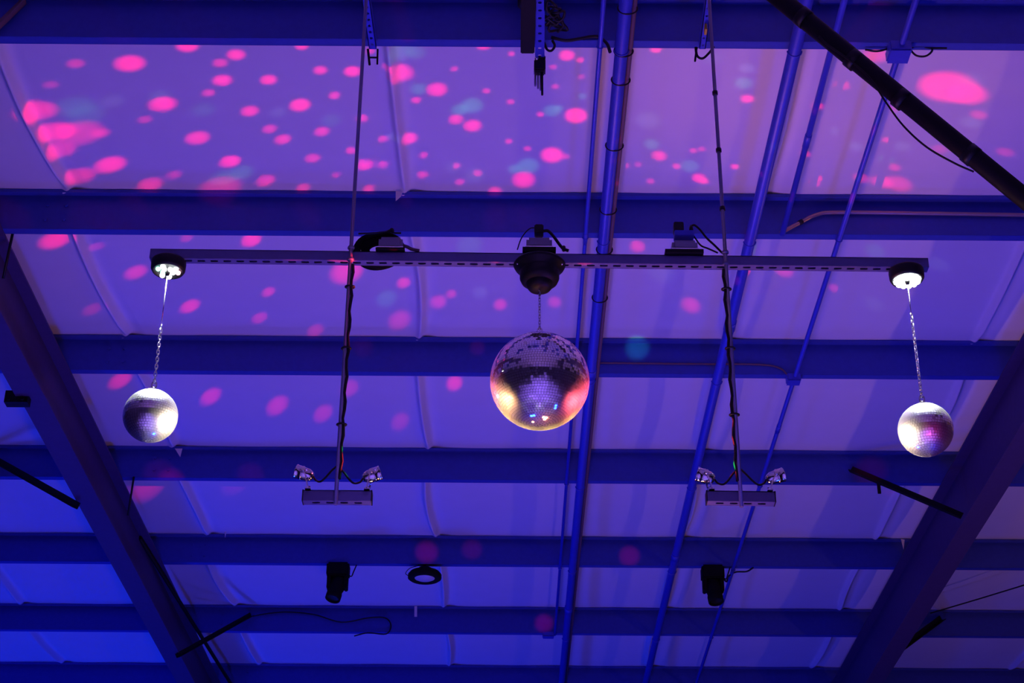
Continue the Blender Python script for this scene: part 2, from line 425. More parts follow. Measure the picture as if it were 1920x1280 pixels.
MB().box((bx1.x, (bx0.y + bx1.y) / 2, H - .052), (.062, bx1.y - bx0.y, .098), bev=.004).build('body', 'black_paint', bx)
MB().lathe((bx1.x - .034, bx1.y - .32, H - .06), [(0, .012), (.03, .012), (.04, 0), (.04, -.02)], axis=(-1, 0, 0), n=20).build('knob', 'black_plastic', bx)
m = MB()
for i in range(6):
    c0 = at_z(1034 + (i % 3) * 6, 12 + i * 8, H - .03)
    m.tube([c0 + V(math.cos(a) * (.022 + .004 * i), math.sin(a) * .03, .012 * math.sin(a * 2 + i)) for a in [2 * math.pi * j / 14 for j in range(14)]], .006, 6, closed=True)
m.tube(smooth_pts([at_z(1022, 30, H - .03), at_z(1040, 44, H - .04), at_z(1052, 52, H - .03), at_z(1046, 60, H - .03)], 4), .006, 6)
tag(m.build('cable_coil', 'black_plastic'), 'tangled black cable coil right of the perforated centre strut', 'cable')

# ------------------------------------------------------------------ the long slotted bar
P1, P2 = at_y(282, 466, YR - .0205), at_y(1740, 483.5, YR - .0205)
BD = (P2 - P1).normalized(); BH = .041
A0 = P1 + V(0, .0205, -BH); B0 = P2 + V(0, .0205, -BH)
m, bd, by, bz_ = perforated_strut(A0, B0, (.030, .014), .0508, w=.041, hgt=BH, round_holes=False)
bar = thing('slotted_bar', (A0 + B0) / 2, 'long grey slotted bar hanging across the middle, carrying the three balls', 'bar')
m.build('channel', 'strut_steel', bar)
def on_bar(px):                      # point on the bar's underside, below pixel column px
    t = (at_y(px, 485, YR).x - A0.x) / (B0.x - A0.x); return A0 + (B0 - A0) * t

# ------------------------------------------------------------------ rods with tied cables
xl, xr = at_y(659.5, 475, YR).x, at_y(1357.5, 475, YR).x
zlow_l, zlow_r = at_y(632, 946, YR - .034).z, at_y(1392, 950, YR - .034).z
def hanging_rod(x, zlow, side, label):
    top = V(x, YR, H + .0); r = thing('hanging_rod', (x, YR, zlow), label, 'rod', 'hanging rods of the lamps')
    yo = -.034                          # passes in front of the bar
    MB().tube([V(x, YR + yo, H + .12), V(x, YR + yo, zlow)], .0075, 10).build('rod', 'rod_steel', r)
    zb = on_bar(660 if x < 0 else 1358).z
    pts = []; n = 26
    for i in range(n + 1):
        z = zb - .03 + (zlow + .13 - zb) * i / n
        pts.append(V(x + side * (.012 + .004 * math.sin(i * 1.9)), YR + yo - .002, z))
    MB().tube(pts, .006, 8).build('cable', 'black_plastic', r)
    ties = (.13, .40, .72, 1.0, 1.25) if x < 0 else (.12, .38, .66, .98, 1.27)
    for q in ties:
        z = zb - q
        if z < zlow + .1: continue
        MB().tube([V(x + side * .005 + math.cos(a) * .017, YR + yo + math.sin(a) * .012, z) for a in [2 * math.pi * j / 14 for j in range(14)]], .004, 6, closed=True).build('cable_tie', 'black_plastic', r)
    for z in (zb + BH + .006, zb - .006):
        MB().lathe((x, YR + yo, z - .005), [(0, 0), (.014, 0), (.014, .010), (0, .010)], n=6).build('hex_nut', 'rod_steel', r)
    for q in (1.6,):
        pass
    # cable ties seen as small collars above the bar
    if x > 0:
        for py in (184, 291, 400):
            z = at_y(1350, py, YR).z
            MB().cyl((x, YR + yo, z - .008), (x, YR + yo, z + .008), .0115, 8).build('collar', 'black_plastic', r)
    return r
hanging_rod(xl, zlow_l, .9, 'left hanging rod, from the roof through the bar to a lamp pair')
hanging_rod(xr, zlow_r, -.9, 'right hanging rod, from the roof through the bar to a lamp pair')

# ------------------------------------------------------------------ short lower bars + pinspots
def low_bar(p0, p1, label):
    a = at_y(*p0, YR - .0205) + V(0, .0205, -BH); b = at_y(*p1, YR - .0205) + V(0, .0205, -BH)
    m, d, y, z = perforated_strut(a, b, (.028, .014), .0508, hgt=BH, round_holes=False)
    o = thing('lamp_bar', (a + b) / 2, label, 'bar', 'short lamp bars')
    m.build('channel', 'strut_steel', o)
    for e in (a, b): MB().box(e + V(0, 0, BH / 2), (.004, .043, .043)).build('end_cap', 'black_plastic', o)
    return a, b
la, lb = low_bar((568, 918), (697, 919), 'short bar of the left lamp pair, at the foot of the left rod')
ra, rb = low_bar((1325, 919), (1453, 921), 'short bar of the right lamp pair, at the foot of the right rod')
LAMPS = []
def pinspot(px, py, sgn, aim, lampmat, rodx, label):
    c = at_y(px, py, YR)                                # middle of the can
    d = (Vector(aim) - c); d.y *= .6; d.normalize()     # it points at its ball
    s = sgn
    base = None
    o = thing('pinspot', c, label, 'lamp', 'chrome pinspot lamps')
    L = .054; q_ = .84
    MB().lathe(c, [(r_ * q_, h_ * L) for r_, h_ in ((0, -.62), (.014, -.62), (.021, -.5), (.027, -.30), (.029, .12))], d, 24).build('can', 'chrome', o)
    MB().lathe(c, [(r_ * q_, h_ * L) for r_, h_ in ((.029, .12), (.0325, .14), (.0325, .20), (.0305, .22), (.031, .55), (.0325, .57), (.0325, .62), (.028, .62), (.028, .5))], d, 24).build('front_ring', 'chrome', o)
    MB().lathe(c, [(0, L * .46), (.013, L * .455), (.0235, L * .44)], d, 24).build('lens', lampmat, o)
    # yoke down to the bar
    bar_end = (la if sgn < 0 else lb) if c.x < 0 else (ra if sgn < 0 else rb)
    fx = bar_end.x - s * .018
    ztop = bar_end.z + BH
    m = MB()
    for sy in (-1, 1):
        m.bar(V(fx, YR + sy * .033, ztop + .004), V(c.x - s * .002, YR + sy * .034, c.z), .004, .014, up=(0, 1, 0))
    m.box((fx, YR, ztop + .003), (.020, .070, .005))
    m.build('yoke', 'chrome', o)
    for sy in (-1, 1): MB().cyl((c.x, YR + sy * .034, c.z), (c.x, YR + sy * .046, c.z), .008, 12).build('knob', 'chrome', o)
    MB().cyl((fx, YR, ztop), (fx, YR, ztop + .022), .007, 10).build('bolt', 'chrome', o)
    rear = c - d * (L * .62)
    q = V(rodx, YR - .034, c.z + .02)
    mid = (rear + q) / 2 + V(0, -.01, -.045)
    MB().tube(smooth_pts([rear, rear - d * .012 + V(0, 0, -.012), mid + V(-s * -.01, 0, 0), q + V(s * .02, 0, -.02), q], 5), .0038, 8).build('power_cord', 'black_plastic', o)
    LAMPS.append((c + d * (L * .75), d, Vector(aim)))
BALLS = {'c': (at_y(1012, 714, YR), 93.3), 'l': (at_y(282, 779, YR), 51), 'r': (at_y(1735.5, 805.5, YR), 51)}
cc, lc, rc = BALLS['c'][0], BALLS['l'][0], BALLS['r'][0]
def fake_aim(px, py, px2, py2): return at_y(px2, py2, YR)
pinspot(571, 888, -1, at_y(531, 876, YR), 'lamp_white', xl, 'left pinspot of the left lamp pair, turned toward the left ball')
pinspot(697, 891, 1, at_y(737, 878, YR), 'lamp_warm', xl, 'right pinspot of the left lamp pair, turned toward the big ball')
pinspot(1323, 893, -1, at_y(1283, 881, YR), 'lamp_red', xr, 'left pinspot of the right lamp pair, turned toward the big ball')
pinspot(1453, 894, 1, at_y(1493, 882, YR), 'lamp_white', xr, 'right pinspot of the right lamp pair, turned toward the right ball')

# ------------------------------------------------------------------ mirror balls
def mirror_ball(c, R, tile, label, chain_top, wire_top=None, link=.021, tm='mirror_tile'):
    o = thing('mirror_ball', c, label, 'mirror ball', 'mirror balls on the bar')
    MB().sphere(c, R - .0035, 48, 24).build('core', 'ball_core', o)
    m = MB(); rows = int(math.pi * R / tile); ang = math.pi / rows
    for i in range(rows):
        th = ang * (i + .5); rad = R * math.sin(th); n = max(5, int(2 * math.pi * rad / tile)); ph0 = random.random() * 6.28
        wob = random.gauss(0, .006)
        for j in range(n):
            ph = ph0 + 2 * math.pi * j / n
            nr = V(math.sin(th) * math.cos(ph), math.sin(th) * math.sin(ph), math.cos(th))
            e1 = V(-math.sin(ph), math.cos(ph), 0); e2 = nr.cross(e1)
            nj = (nr + e1 * random.gauss(0, .018) + e2 * (random.gauss(0, .018) + wob)).normalized()
            t1 = (e1 - nj * e1.dot(nj)).normalized(); t2 = nj.cross(t1)
            w = math.pi * rad / n * .91; hh = R * ang / 2 * .91
            p = c + nr * R
            top = [p + t1 * (a * w) + t2 * (b_ * hh) for a, b_ in ((-1, -1), (1, -1), (1, 1), (-1, 1))]
            bot = [q - nr * .004 for q in top]
            m.add(top + bot, [(0, 1, 2, 3), (0, 4, 5, 1), (1, 5, 6, 2), (2, 6, 7, 3), (3, 7, 4, 0)])
    m.build('mirror_tiles', tm, o)
    MB().lathe(c + V(0, 0, R - .006), [(.028 * R / .19 + .012, 0), (.03, .006), (.012, .012), (.009, .022), (0, .022)], n=20).build('cap', 'chrome', o)
    MB().torus_link(c + V(0, 0, R + .028), V(0, 0, 1), V(1, 0, 0), .026, .018, .0028).build('eye_ring', 'chrome', o)
    z = c.z + R + .036; ze = chain_top.z; m = MB(); i = 0
    zw = wire_top if wire_top else ze
    while z < zw - link * .4:
        t = (z - (c.z + R)) / (ze - (c.z + R)); base = c.lerp(chain_top, 0); x = c.x + (chain_top.x - c.x) * t
        a = i * math.pi / 2 + .5
        m.torus_link((x, c.y, z + link / 2 - .004), V(0, 0, 1), V(math.cos(a), math.sin(a), 0), link, link * .5, link * .09); z += link * .74; i += 1
    m.build('chain', 'chain_steel', o)
    if wire_top:
        t = (zw - (c.z + R)) / (ze - (c.z + R)); x = c.x + (chain_top.x - c.x) * t
        MB().cyl((x, c.y, zw - .005), chain_top, .0015, 8).build('cord', 'chain_steel', o)
    return o
mot_z = at_y(1010, 541, YR).z
Rc = 93.3 / FPX * depth(cc) * .998
mirror_ball(cc, Rc, .0102, 'big mirror ball hanging from the middle of the bar', V(cc.x, cc.y, mot_z + .02), link=.017)
Rl = 51 / FPX * depth(lc)
tl = at_y(313, 524, YR); tr = at_y(1707, 541, YR)
mirror_ball(lc, Rl, .0102, 'small mirror ball hanging from the left end of the bar', V(lc.x, lc.y, tl.z + .02), at_y(302, 610, YR).z, link=.021, tm='rough_mirror_tile')
mirror_ball(rc, Rl, .0102, 'small mirror ball hanging from the right end of the bar', V(rc.x, rc.y, tr.z + .02), at_y(1711, 590, YR).z, link=.021, tm='rough_mirror_tile')

# LED rotators at the bar ends
def led_puck(xc, label, spill):
    t = (xc - A0.x) / (B0.x - A0.x); b = A0 + (B0 - A0) * t; c = V(xc, YR, b.z)
    o = thing('led_rotator', c, label, 'lamp', 'lit LED ball rotators')
    R = .068
    MB().lathe(c, [(0, -.001), (R * .9, -.001), (R * .98, -.006), (R, -.014), (R * .98, -.040), (R * .90, -.050), (R * .80, -.050), (R * .78, -.046), (0, -.046)], n=40).build('housing', 'black_plastic', o)
    rings = ((0, 5, .30), (0, 10, .56), (0, 6, .0))
    k = 0
    for n, rr in ((6, .33), (12, .60)) if spill else ((5, .30), (9, .58)):
        for j in range(n):
            a = 2 * math.pi * (j + .3) / n
            if not spill and rr > .5 and j % 9 in (1, 4, 7): continue
            q = c + V(math.cos(a) * rr * R, math.sin(a) * rr * R, -.050)
            mt = 'led_white' if (spill or k % 6 not in (2, 5)) else ('led_green' if k % 6 == 2 else 'led_pink'); k += 1
            MB().sphere(q, .0105 if not spill else .013, 10, 6).build('led', mt, o)
    MB().lathe(c + V(0, 0, -.046), [(.011, 0), (.010, -.012), (.006, -.022), (0, -.022)], n=14).build('shaft', 'black_plastic', o)
    return c
pl = led_puck(lc.x, 'LED rotator with separate glowing dots, at the left end of the bar', False)
pr = led_puck(rc.x, 'LED rotator glaring solid white, at the right end of the bar', True)

# boxes and motor on the bar
def top_box(px0, px1, py0, py1, o, depth_=.075):
    a = at_y(px0, py1, YR - depth_ / 2); b = at_y(px1, py0, YR - depth_ / 2)
    w = b.x - a.x; h = b.z - a.z; c = V((a.x + b.x) / 2, YR, (a.z + b.z) / 2)
    m = MB(); m.box(c, (w, depth_, h), bev=.010); m.build('gear_case', 'grey_box', o)
    MB().box(c + V(0, 0, -h / 2 + .002), (w + .008, depth_ + .008, .005)).build('case_flange', 'chrome', o)
    return c, w, h
bm_ = on_bar(1010)
mo = thing('ball_motor', V(bm_.x, YR, mot_z), 'black stepped motor at the middle of the bar, above the big ball', 'motor')
cx = cc.x
z0 = bm_.z + .004
zt = z0
MB().lathe((cx, YR, z0), [(0, 0), (.098, 0), (.102, -.006), (.097, -.016), (.078, -.030), (.076, -.040)], n=44).build('canopy', 'black_plastic', mo)
MB().lathe((cx, YR, z0 - .036), [(.077, 0), (.077, -.030), (.070, -.046), (.052, -.052)], n=40).build('middle_step', 'black_plastic', mo)
MB().lathe((cx, YR, z0 - .086), [(.053, 0), (.050, -.016), (.042, -.028), (.012, -.032), (0, -.032)], n=36).build('lower_step', 'black_plastic', mo)
for sx in (-.086, .086): MB().sphere((cx + sx, YR - .03, z0 - .016), .006, 10, 6).build('screw', 'chrome', mo)
c, w, h = top_box(987, 1035, 443, 463, mo)
MB().box((c.x, YR, (c.z - h / 2 + bm_.z + BH) / 2), (w + .03, .08, max(.004, c.z - h / 2 - bm_.z - BH))).build('foot', 'black_paint', mo)
pa = at_y(1002, 443, YR); pb = at_y(1019, 426, YR)
MB().box(((pa.x + pb.x) / 2, YR, (pa.z + pb.z) / 2 + .004), (pb.x - pa.x, .04, pb.z - pa.z), bev=.004).build('plug', 'black_plastic', mo)
MB().tube(smooth_pts([at_y(1019, 433, YR), at_y(1028, 433, YR), at_y(1038, 443, YR), at_y(1048, 457, YR), at_y(1056, 466, YR), at_y(1066, 470, YR)], 5), .0065, 8).build('cable', 'black_plastic', mo)
MB().tube(smooth_pts([at_y(1003, 427, YR), at_y(994, 428, YR), at_y(984, 437, YR), at_y(976, 450, YR), at_y(970, 468, YR)], 5), .0025, 6).build('thin_cord', 'black_plastic', mo)
pk = at_y(1057, 466, YR - .02); MB().box(pk, (.014, .02, .02), bev=.003).build('cable_clip', 'black_plastic', mo)

bl = on_bar(712)
lo = thing('spot_motor', V(bl.x, YR, bl.z), 'grey gear case on the bar left of centre, in front of coiled cable', 'motor')
c, w, h = top_box(709, 755, 442, 464, lo)
MB().box((c.x, YR, (c.z - h / 2 + bl.z + BH) / 2), (w + .02, .08, max(.004, c.z - h / 2 - bl.z - BH))).build('foot', 'black_paint', lo)
ct = at_y(712, 470, YR + .07); m = MB()
for j in range(9):
    rr_ = .070 + .003 * (j % 5) ; dy = .011 * (j // 3 - 1); ox, oz = random.uniform(-.006, .006), random.uniform(-.006, .006)
    m.tube([ct + V(ox + math.cos(a) * (rr_ + .012), dy + .004 * math.sin(3 * a + j), oz + math.sin(a) * (rr_ - .006) ) for a in [2 * math.pi * q / 40 for q in range(40)]], .0085, 8, closed=True)
for j in range(7):
    rr_ = .036 + .006 * (j % 4)
    m.tube([ct + V(math.cos(a) * (rr_ + .012), .008 * (j % 3 - 1), math.sin(a) * (rr_ - .004)) for a in [2 * math.pi * q / 28 for q in range(28)]], .0085, 8, closed=True)
tag(m.build('hanging_cable_coil', 'black_matt'), 'black coiled cable hanging behind the bar at the left grey gear case', 'cable')
MB().tube(smooth_pts([at_y(672, 438, YR), at_y(700, 437, YR), at_y(728, 434, YR), at_y(735, 430, YR), at_y(738, 436, YR), at_y(752, 437, YR)], 5), [.004] * 10 + [.007] * 10 + [.004] * 6, 8).build('cable', 'black_plastic', lo)
MB().tube(smooth_pts([at_y(755, 460, YR), at_y(764, 463, YR), at_y(772, 467, YR), at_y(786, 470, YR)], 5), .007, 8).build('lead', 'brown_jacket', lo)

br = on_bar(1285)
ro = thing('spot_motor', V(br.x, YR, br.z), 'grey gear case with a black cube on top, on the bar right of centre', 'motor')
c, w, h = top_box(1261, 1308, 448, 467, ro)
MB().box((c.x - .004, YR, (c.z - h / 2 + br.z + BH) / 2), (w + .05, .08, max(.006, c.z - h / 2 - br.z - BH))).build('foot', 'black_paint', ro)
a = at_y(1263, 437, YR); b = at_y(1281, 420, YR)
MB().box(((a.x + b.x) / 2, YR, (a.z + b.z) / 2), (b.x - a.x, .04, b.z - a.z), bev=.003).build('plug', 'black_plastic', ro)
a = at_y(1264, 448, YR); b = at_y(1300, 437, YR)
MB().box(((a.x + b.x) / 2, YR, (a.z + b.z) / 2), (b.x - a.x, .05, b.z - a.z), bev=.003).build('socket', 'conduit_paint', ro)
a = at_y(1296, 430, YR); MB().lathe(a + V(0, 0, -.015), [(0, 0), (.009, 0), (.008, .022), (.004, .034), (0, .034)], n=12).build('cable_gland', 'black_plastic', ro)
MB().tube(smooth_pts([at_y(1296, 424, YR), at_y(1302, 422, YR), at_y(1312, 430, YR), at_y(1325, 446, YR), at_y(1340, 460, YR), at_y(1354, 474, YR)], 5), .0045, 8).build('cable', 'black_plastic', ro)
MB().tube(smooth_pts([at_y(1296, 436, YR), at_y(1304, 447, YR), at_y(1314, 460, YR), at_y(1328, 466, YR), at_y(1346, 474, YR)], 5), .0035, 8).build('thin_cord', 'black_plastic', ro)

# ------------------------------------------------------------------ black diagonal pole
YP = 5.3
pA, pB = at_y(1465, 0, YP), at_y(1920, 371, YP)
dd = (pB - pA).normalized(); pS = pA - dd * ((ZC - .01 - pA.z) / -dd.z); pS = pA - dd * .92; pE = pB + dd * 1.6
po = thing('diagonal_pole', pE, 'thick black diagonal pole crossing the top right corner', 'pole')
MB().tube([pS, pE], .0375, 20).build('pole', 'black_paint', po)
for px, py in ((1506, 33), (1600, 112), (1690, 186), (1820, 290)):
    c = at_y(px, py, YP); MB().cyl(c - dd * .02, c + dd * .02, .0405, 20).build('collar', 'black_plastic', po)
fl = lambda px, py: at_y(px, py, YP - .03)
wire([fl(1536, 68), fl(1552, 84), fl(1600, 118), fl(1634, 150), fl(1660, 190), fl(1694, 236), fl(1738, 276), fl(1790, 306), fl(1826, 322)], .0042, 'thin_cable', 'thin dark cable sagging below the black diagonal pole', 'cable')

# ------------------------------------------------------------------ black spotlights and the round lamp on purlin 5
Y5 = webY(5) + .02
def moving_head(px, label, tilt):
    t = at_y(px, 1058, Y5); x = t.x; o = thing('stage_spotlight', (x, Y5, H), label, 'spotlight', 'black stage spotlights')
    MB().box((x, Y5, H - .055), (.175, .13, .11), bev=.014).build('base', 'black_matt', o)
    for s in (-1, 1): MB().box((x + s * .066, Y5, H - .15), (.030, .09, .12), bev=.006).build('yoke_arm', 'black_matt', o)
    d = V(math.sin(tilt), -.25, -1).normalized(); c = V(x, Y5, H - .170)
    MB().lathe(c, [(0, -.055), (.05, -.055), (.060, -.035), (.062, .03), (.054, .06), (.060, .085), (.060, .135), (.048, .135), (.048, .12)], d, 28).build('head', 'black_matt', o)
    MB().lathe(c, [(0, .115), (.03, .118), (.046, .122)], d, 24).build('lens', 'black_plastic', o)
    MB().tube(smooth_pts([V(x + .05, Y5, H - .05), V(x + .10, Y5, H - .10), V(x + .12, Y5, H - .06), V(x + .14, Y5, H - .004)], 5), .005, 6).build('cable', 'black_plastic', o)
    return o
moving_head(635, 'black stage spotlight under the fifth purlin, left of the round lamp', -.22)
moving_head(1335, 'black stage spotlight under the fifth purlin, right of centre', .10)
t = at_y(797, 1062, Y5)
hb = thing('high_bay_lamp', (t.x, Y5, H), 'unlit round black high bay lamp under the fifth purlin', 'lamp')
MB().cyl((t.x, Y5, H), (t.x, Y5, H - .035), .014, 12).build('stem', 'black_plastic', hb)
MB().lathe((t.x, Y5, H - .028), [(0, 0), (.05, 0), (.075, -.02), (.115, -.035), (.131, -.055), (.131, -.082), (.118, -.092), (.082, -.088), (.078, -.082)], n=44).build('housing', 'black_matt', hb)
MB().lathe((t.x, Y5, H - .028), [(.078, -.083), (.06, -.092), (0, -.097)], n=36).build('lens', 'lens_milk', hb)
MB().tube(smooth_pts([V(t.x - .05, Y5, H - .005), V(t.x - .12, Y5, H - .03), V(t.x - .15, Y5, H - .07), V(t.x - .13, Y5, H - .09)], 5), .003, 6).build('safety_cord', 'black_plastic', hb)
wire([at_z(1352, 1078, H - .03), at_z(1362, 1090, H - .05), at_z(1366, 1080, H - .03), at_z(1380, 1072, H - .015), at_z(1400, 1071, H - .012), at_z(1412, 1064, H - .004)], .007, 'cable_loop', 'small cable hanging beside the right black stage spotlight', 'cable')

# ------------------------------------------------------------------ torn tabs of the lining
def tab(pts, label):
    P = [Vector(p) for p in pts]; m = MB(); t = V(0, -.004, 0)
    n = len(P); m.add(P + [p + t for p in P], [tuple(range(n)), tuple(range(2 * n - 1, n - 1, -1))] + [(i, (i + 1) % n, n + (i + 1) % n, n + i) for i in range(n)])
    tag(m.build('lining_tab', 'tab_vinyl'), label, 'tab', 'loose tabs of the ceiling lining')
yk = webY(2) - .075
tab([at_y(742, 358, yk), at_y(755, 360, yk), at_y(752, 368, yk), at_y(742, 377, yk)], 'pale torn tab at the second purlin, left of centre')
yk = webY(4) - .075
tab([at_y(328, 841, yk), at_y(342, 841, yk), at_y(338, 857, yk)], 'pale torn tab at the fourth purlin, below the left ball')
yk = webY(5) - .10
tab([at_y(419, 960, yk), at_y(424, 972, yk), at_y(428, 985, yk), at_y(422, 1008, yk)], 'pale torn tab with a curl above the fifth purlin at left')
yk = webY(5) - .075
tab([at_y(1689, 1010, yk), at_y(1696, 1012, yk), at_y(1694, 1030, yk)], 'pale torn tab at the fifth purlin beside the right rafter')
yk = webY(6) - .075
tab([at_y(777, 1136, yk), at_y(782, 1136, yk), at_y(782, 1156, yk), at_y(777, 1156, yk)], 'tiny pale tab at the sixth purlin below the round lamp')

# ------------------------------------------------------------------ light
def lamp(kind, name, loc, power, col, **kw):
    l = bpy.data.lights.new(name, kind); l.energy = power; l.color = col
    for k, v in kw.items(): setattr(l, k, v)
    o = bpy.data.objects.new(name, l); COL.objects.link(o); o.location = loc; return o
def aim(o, t):
    o.rotation_euler = (Vector(t) - o.location).to_track_quat('-Z', 'Y').to_euler(); return o
BLUE = (.004, .026, 1.0)
# blue LED wash lamps standing on the rink floor, pointing up
for x, y, pw, sz in ((-5.6, 14.6, 620, 150), (-.8, 11.4, 320, 120), (-5.0, 18.5, 400, 150), (-.5, 16.0, 220, 150), (-.6, 7.6, 360, 100), (2.8, 6.3, 310, 84), (0, -7.5, 420, 100)):
    aim(lamp('SPOT', 'blue_wash', (x, y, .25), pw, BLUE, spot_size=R_(sz), spot_blend=.8, shadow_soft_size=.35), (x * .95, y + .2, 6))
# added unseen warm lamps pointing up, for the reddish tint on the lining
for x, y, z, pw, col, sz, ax, sf in ((-.3, 7.9, 2.6, 34, (1, .36, .10), 150, -.3, .1), (.4, 6.5, 3.2, 42, (1, .30, .12), 130, .5, .15), (1.2, 12.0, 3.2, 12, (1, .42, .12), 165, 1.2, .05),
                                 (0, -5.0, 2.0, 130, (1, .36, .14), 150, 0, .2), (6.0, 8.5, 3.0, 95, (1, .40, .12), 165, 6, .05), (.1, 6.3, 3.1, 90, (1, .30, .20), 50, 1.75, .05)):
    aim(lamp('SPOT', 'warm_fill', (x, y, z), pw, col, spot_size=R_(sz), spot_blend=.5 if sz > 60 else 1, shadow_soft_size=sf), (ax, y + .1, 6.8))
# violet light falling on the floor (it shows in the mirror tiles)
for x, y, pw in ((-2.2, 1.5, 3000), (2.2, 1.5, 3000), (0, -2.5, 4200), (0, 4.2, 1600), (-3.5, -9, 3600), (3.5, -9, 3600)):
    aim(lamp('SPOT', 'floor_wash', (x, y, 6.2), pw, (.30, .14, 1), spot_size=R_(80), spot_blend=.8, shadow_soft_size=.1), (x, y - .2, 0))

# pinspot, LED and added pink beams on the balls
def beam(name, src, dst, power, col, deg, soft=.03):
    s = Vector(src); aim(lamp('SPOT', name, s, power, col, spot_size=R_(deg), spot_blend=.3, shadow_soft_size=soft), dst)
beam('pinspot_beam', LAMPS[0][0], lc, 210, (1, .86, .62), 20)
beam('pinspot_beam', LAMPS[1][0], cc, 130, (1, .50, .22), 22)
beam('pinspot_beam', LAMPS[2][0], cc, 150, (1, .10, .14), 22)
beam('pinspot_beam', LAMPS[3][0], rc, 210, (1, .80, .55), 20)
beam('led_beam', pl + V(0, 0, -.07), lc, 260, (.95, 1, 1), 40)
beam('led_beam', pr + V(0, 0, -.07), rc, 260, (.95, 1, 1), 40)
beam('pink_beam', (1.7, 1.2, .5), rc, 900, (1, .03, .45), 1.85)  # added unseen lamp that turns the middle of the right ball pink
# added unseen lamps behind the big ball, brightening its rim in yellow and pink
for x, y, z, pw, col in ((-5.5, 18, 4.2, 9000, (1, .62, .16)), (-1.8, 19, 3.4, 8000, (1, .66, .2)), (1.8, 19, 3.4, 8000, (1, .66, .2)), (5.5, 18, 4.2, 9000, (1, .6, .16)),
                         (-7, 12, 5.2, 9000, (1, .08, .22)), (7, 12, 5.2, 12000, (1, .06, .16))):
    d_ = (cc - V(x, y, z)).length
    beam('rim_beam', (x, y, z), cc, pw, col, math.degrees(2 * math.atan(Rc / d_)), .05)

# dots of light thrown by the turning big ball onto the roof
RED = (1.0, .0, .07); TEAL = (.05, .75, .45); PALE = (.45, .55, .8)
DOTS = """245 120 46 R 1|353 88 34 R 1|413 118 24 R .6|443 103 30 R .9|416 150 32 R .9|503 149 28 R .9|390 173 22 R .5|567 88 22 R .9|601 132 24 R .8
143 120 26 R .4|95 159 22 R .25|67 209 58 R .8|305 195 42 R 1|272 224 22 R .35|467 207 30 R .8|562 196 36 R 1|627 178 20 R .8|105 248 56 R .9|150 250 70 R .45|190 250 26 R .4
112 283 48 R .6|505 241 24 R .6|530 261 28 R .7|603 246 26 R .7|370 258 38 R .8|432 303 34 R 1|210 310 46 R .9|153 332 46 R .6|587 297 26 R .6|330 329 24 R .4|286 348 38 R .6
500 340 32 R .6|571 354 24 R .5|415 356 70 R .35|632 329 16 R .5|661 134 30 R 1|752 139 48 R .9|729 124 22 R .9|694 97 16 R .8|819 168 38 R 1|781 188 18 R .8|852 130 12 R .8
855 224 28 R .8|886 236 34 R .95|912 171 14 R .7|957 191 14 R .7|959 103 12 R .8|907 86 30 R 1|1063 105 30 R 1|1088 113 14 R .9|1037 126 11 R .6|1041 162 13 R .6|1090 144 11 R .5
1080 216 42 R 1.3|1013 214 13 R .8|767 261 32 R 1|718 260 19 R .7|678 221 22 R .7|658 282 19 R .7|686 309 30 R 1|719 309 21 R .6|795 292 16 R .7|954 265 13 R .7|989 279 13 R .7
1035 291 42 R 1.2|1060 294 16 R .5|857 312 15 R .7|794 330 20 R .6|896 326 17 R .6|863 343 18 R .5|982 338 44 R .9|928 361 26 R .7|1229 94 20 R 1|1183 94 11 R .4|1236 292 28 R .8
1173 311 9 R .5|1196 309 9 R .4|1268 312 15 R .7|1219 341 11 R .6|1166 259 12 R .35|1172 219 12 R .3|694 355 22 R .6|1402 184 24 R .9|1578 160 24 R .7|1533 199 20 R .7|1509 289 17 R .7
1465 288 10 R .7|1377 313 12 R 1|1310 335 26 R .9|1320 341 14 R .8|1300 282 11 R .6|1316 279 11 R .5|1525 345 9 R 1|1531 335 9 R .9|1775 163 86 R 1.1|1812 176 60 R .9|1612 335 26 R .45
1650 343 34 R .55|1680 346 44 R .45|1640 105 44 R .5|1675 315 20 R .5|1663 263 11 R .6|1835 215 26 R .35|1690 200 40 R .25|1760 280 24 R .25|1885 285 26 R .25
104 450 52 R .9|184 463 24 R .3|472 450 40 R .9|254 510 40 R .55|356 574 36 R .7|503 547 26 R .5|488 596 30 R .4|593 620 34 R .3|175 580 34 R .2|757 530 30 R .6|650 508 70 R .7
822 566 36 R .45|846 551 24 R .4|938 571 30 R .5|1195 462 34 R .6|1295 572 42 R .45|750 600 50 R .35|1040 566 30 R .35|1410 508 30 R .55|1470 506 40 R .45|1565 540 24 R .3|350 446 24 R .3
225 713 40 R .5|395 743 40 R .45|520 760 44 R .4|606 775 40 R .3|852 718 36 R .6|655 728 40 R .25|750 790 40 R .2|280 912 60 R .25
885 198 44 T .55|862 206 34 T .5|990 312 44 T .55|965 318 26 T .5|1035 207 34 T .5|1048 202 18 T .4|785 167 34 T .4|750 97 60 T .3|780 100 40 T .25|1222 270 30 T .4|1395 155 34 T .45|1400 128 30 P .35
1293 312 36 T .4|140 200 60 T .18|160 215 60 T .16|455 325 40 T .3|420 335 44 T .22|300 180 36 P .2|210 190 40 P .15|735 255 24 P .3|1092 180 18 T .4|1215 225 50 P .25|1605 275 26 P .3
1660 300 24 T .3|1690 275 30 P .25|1820 150 40 P .15|1820 230 34 P .25|1495 230 24 T .25|1560 245 24 P .25|1335 110 40 P .2|890 330 40 P .2|620 225 36 T .15|520 210 30 P .2|380 205 40 T .15
850 315 34 P .15|725 560 46 T .3|900 548 34 P .25|880 460 60 T .2|1415 470 40 T .3|1640 470 40 T .2|1760 495 40 P .15|1640 570 40 P .15|1240 510 60 P .2|1700 180 24 T .2"""
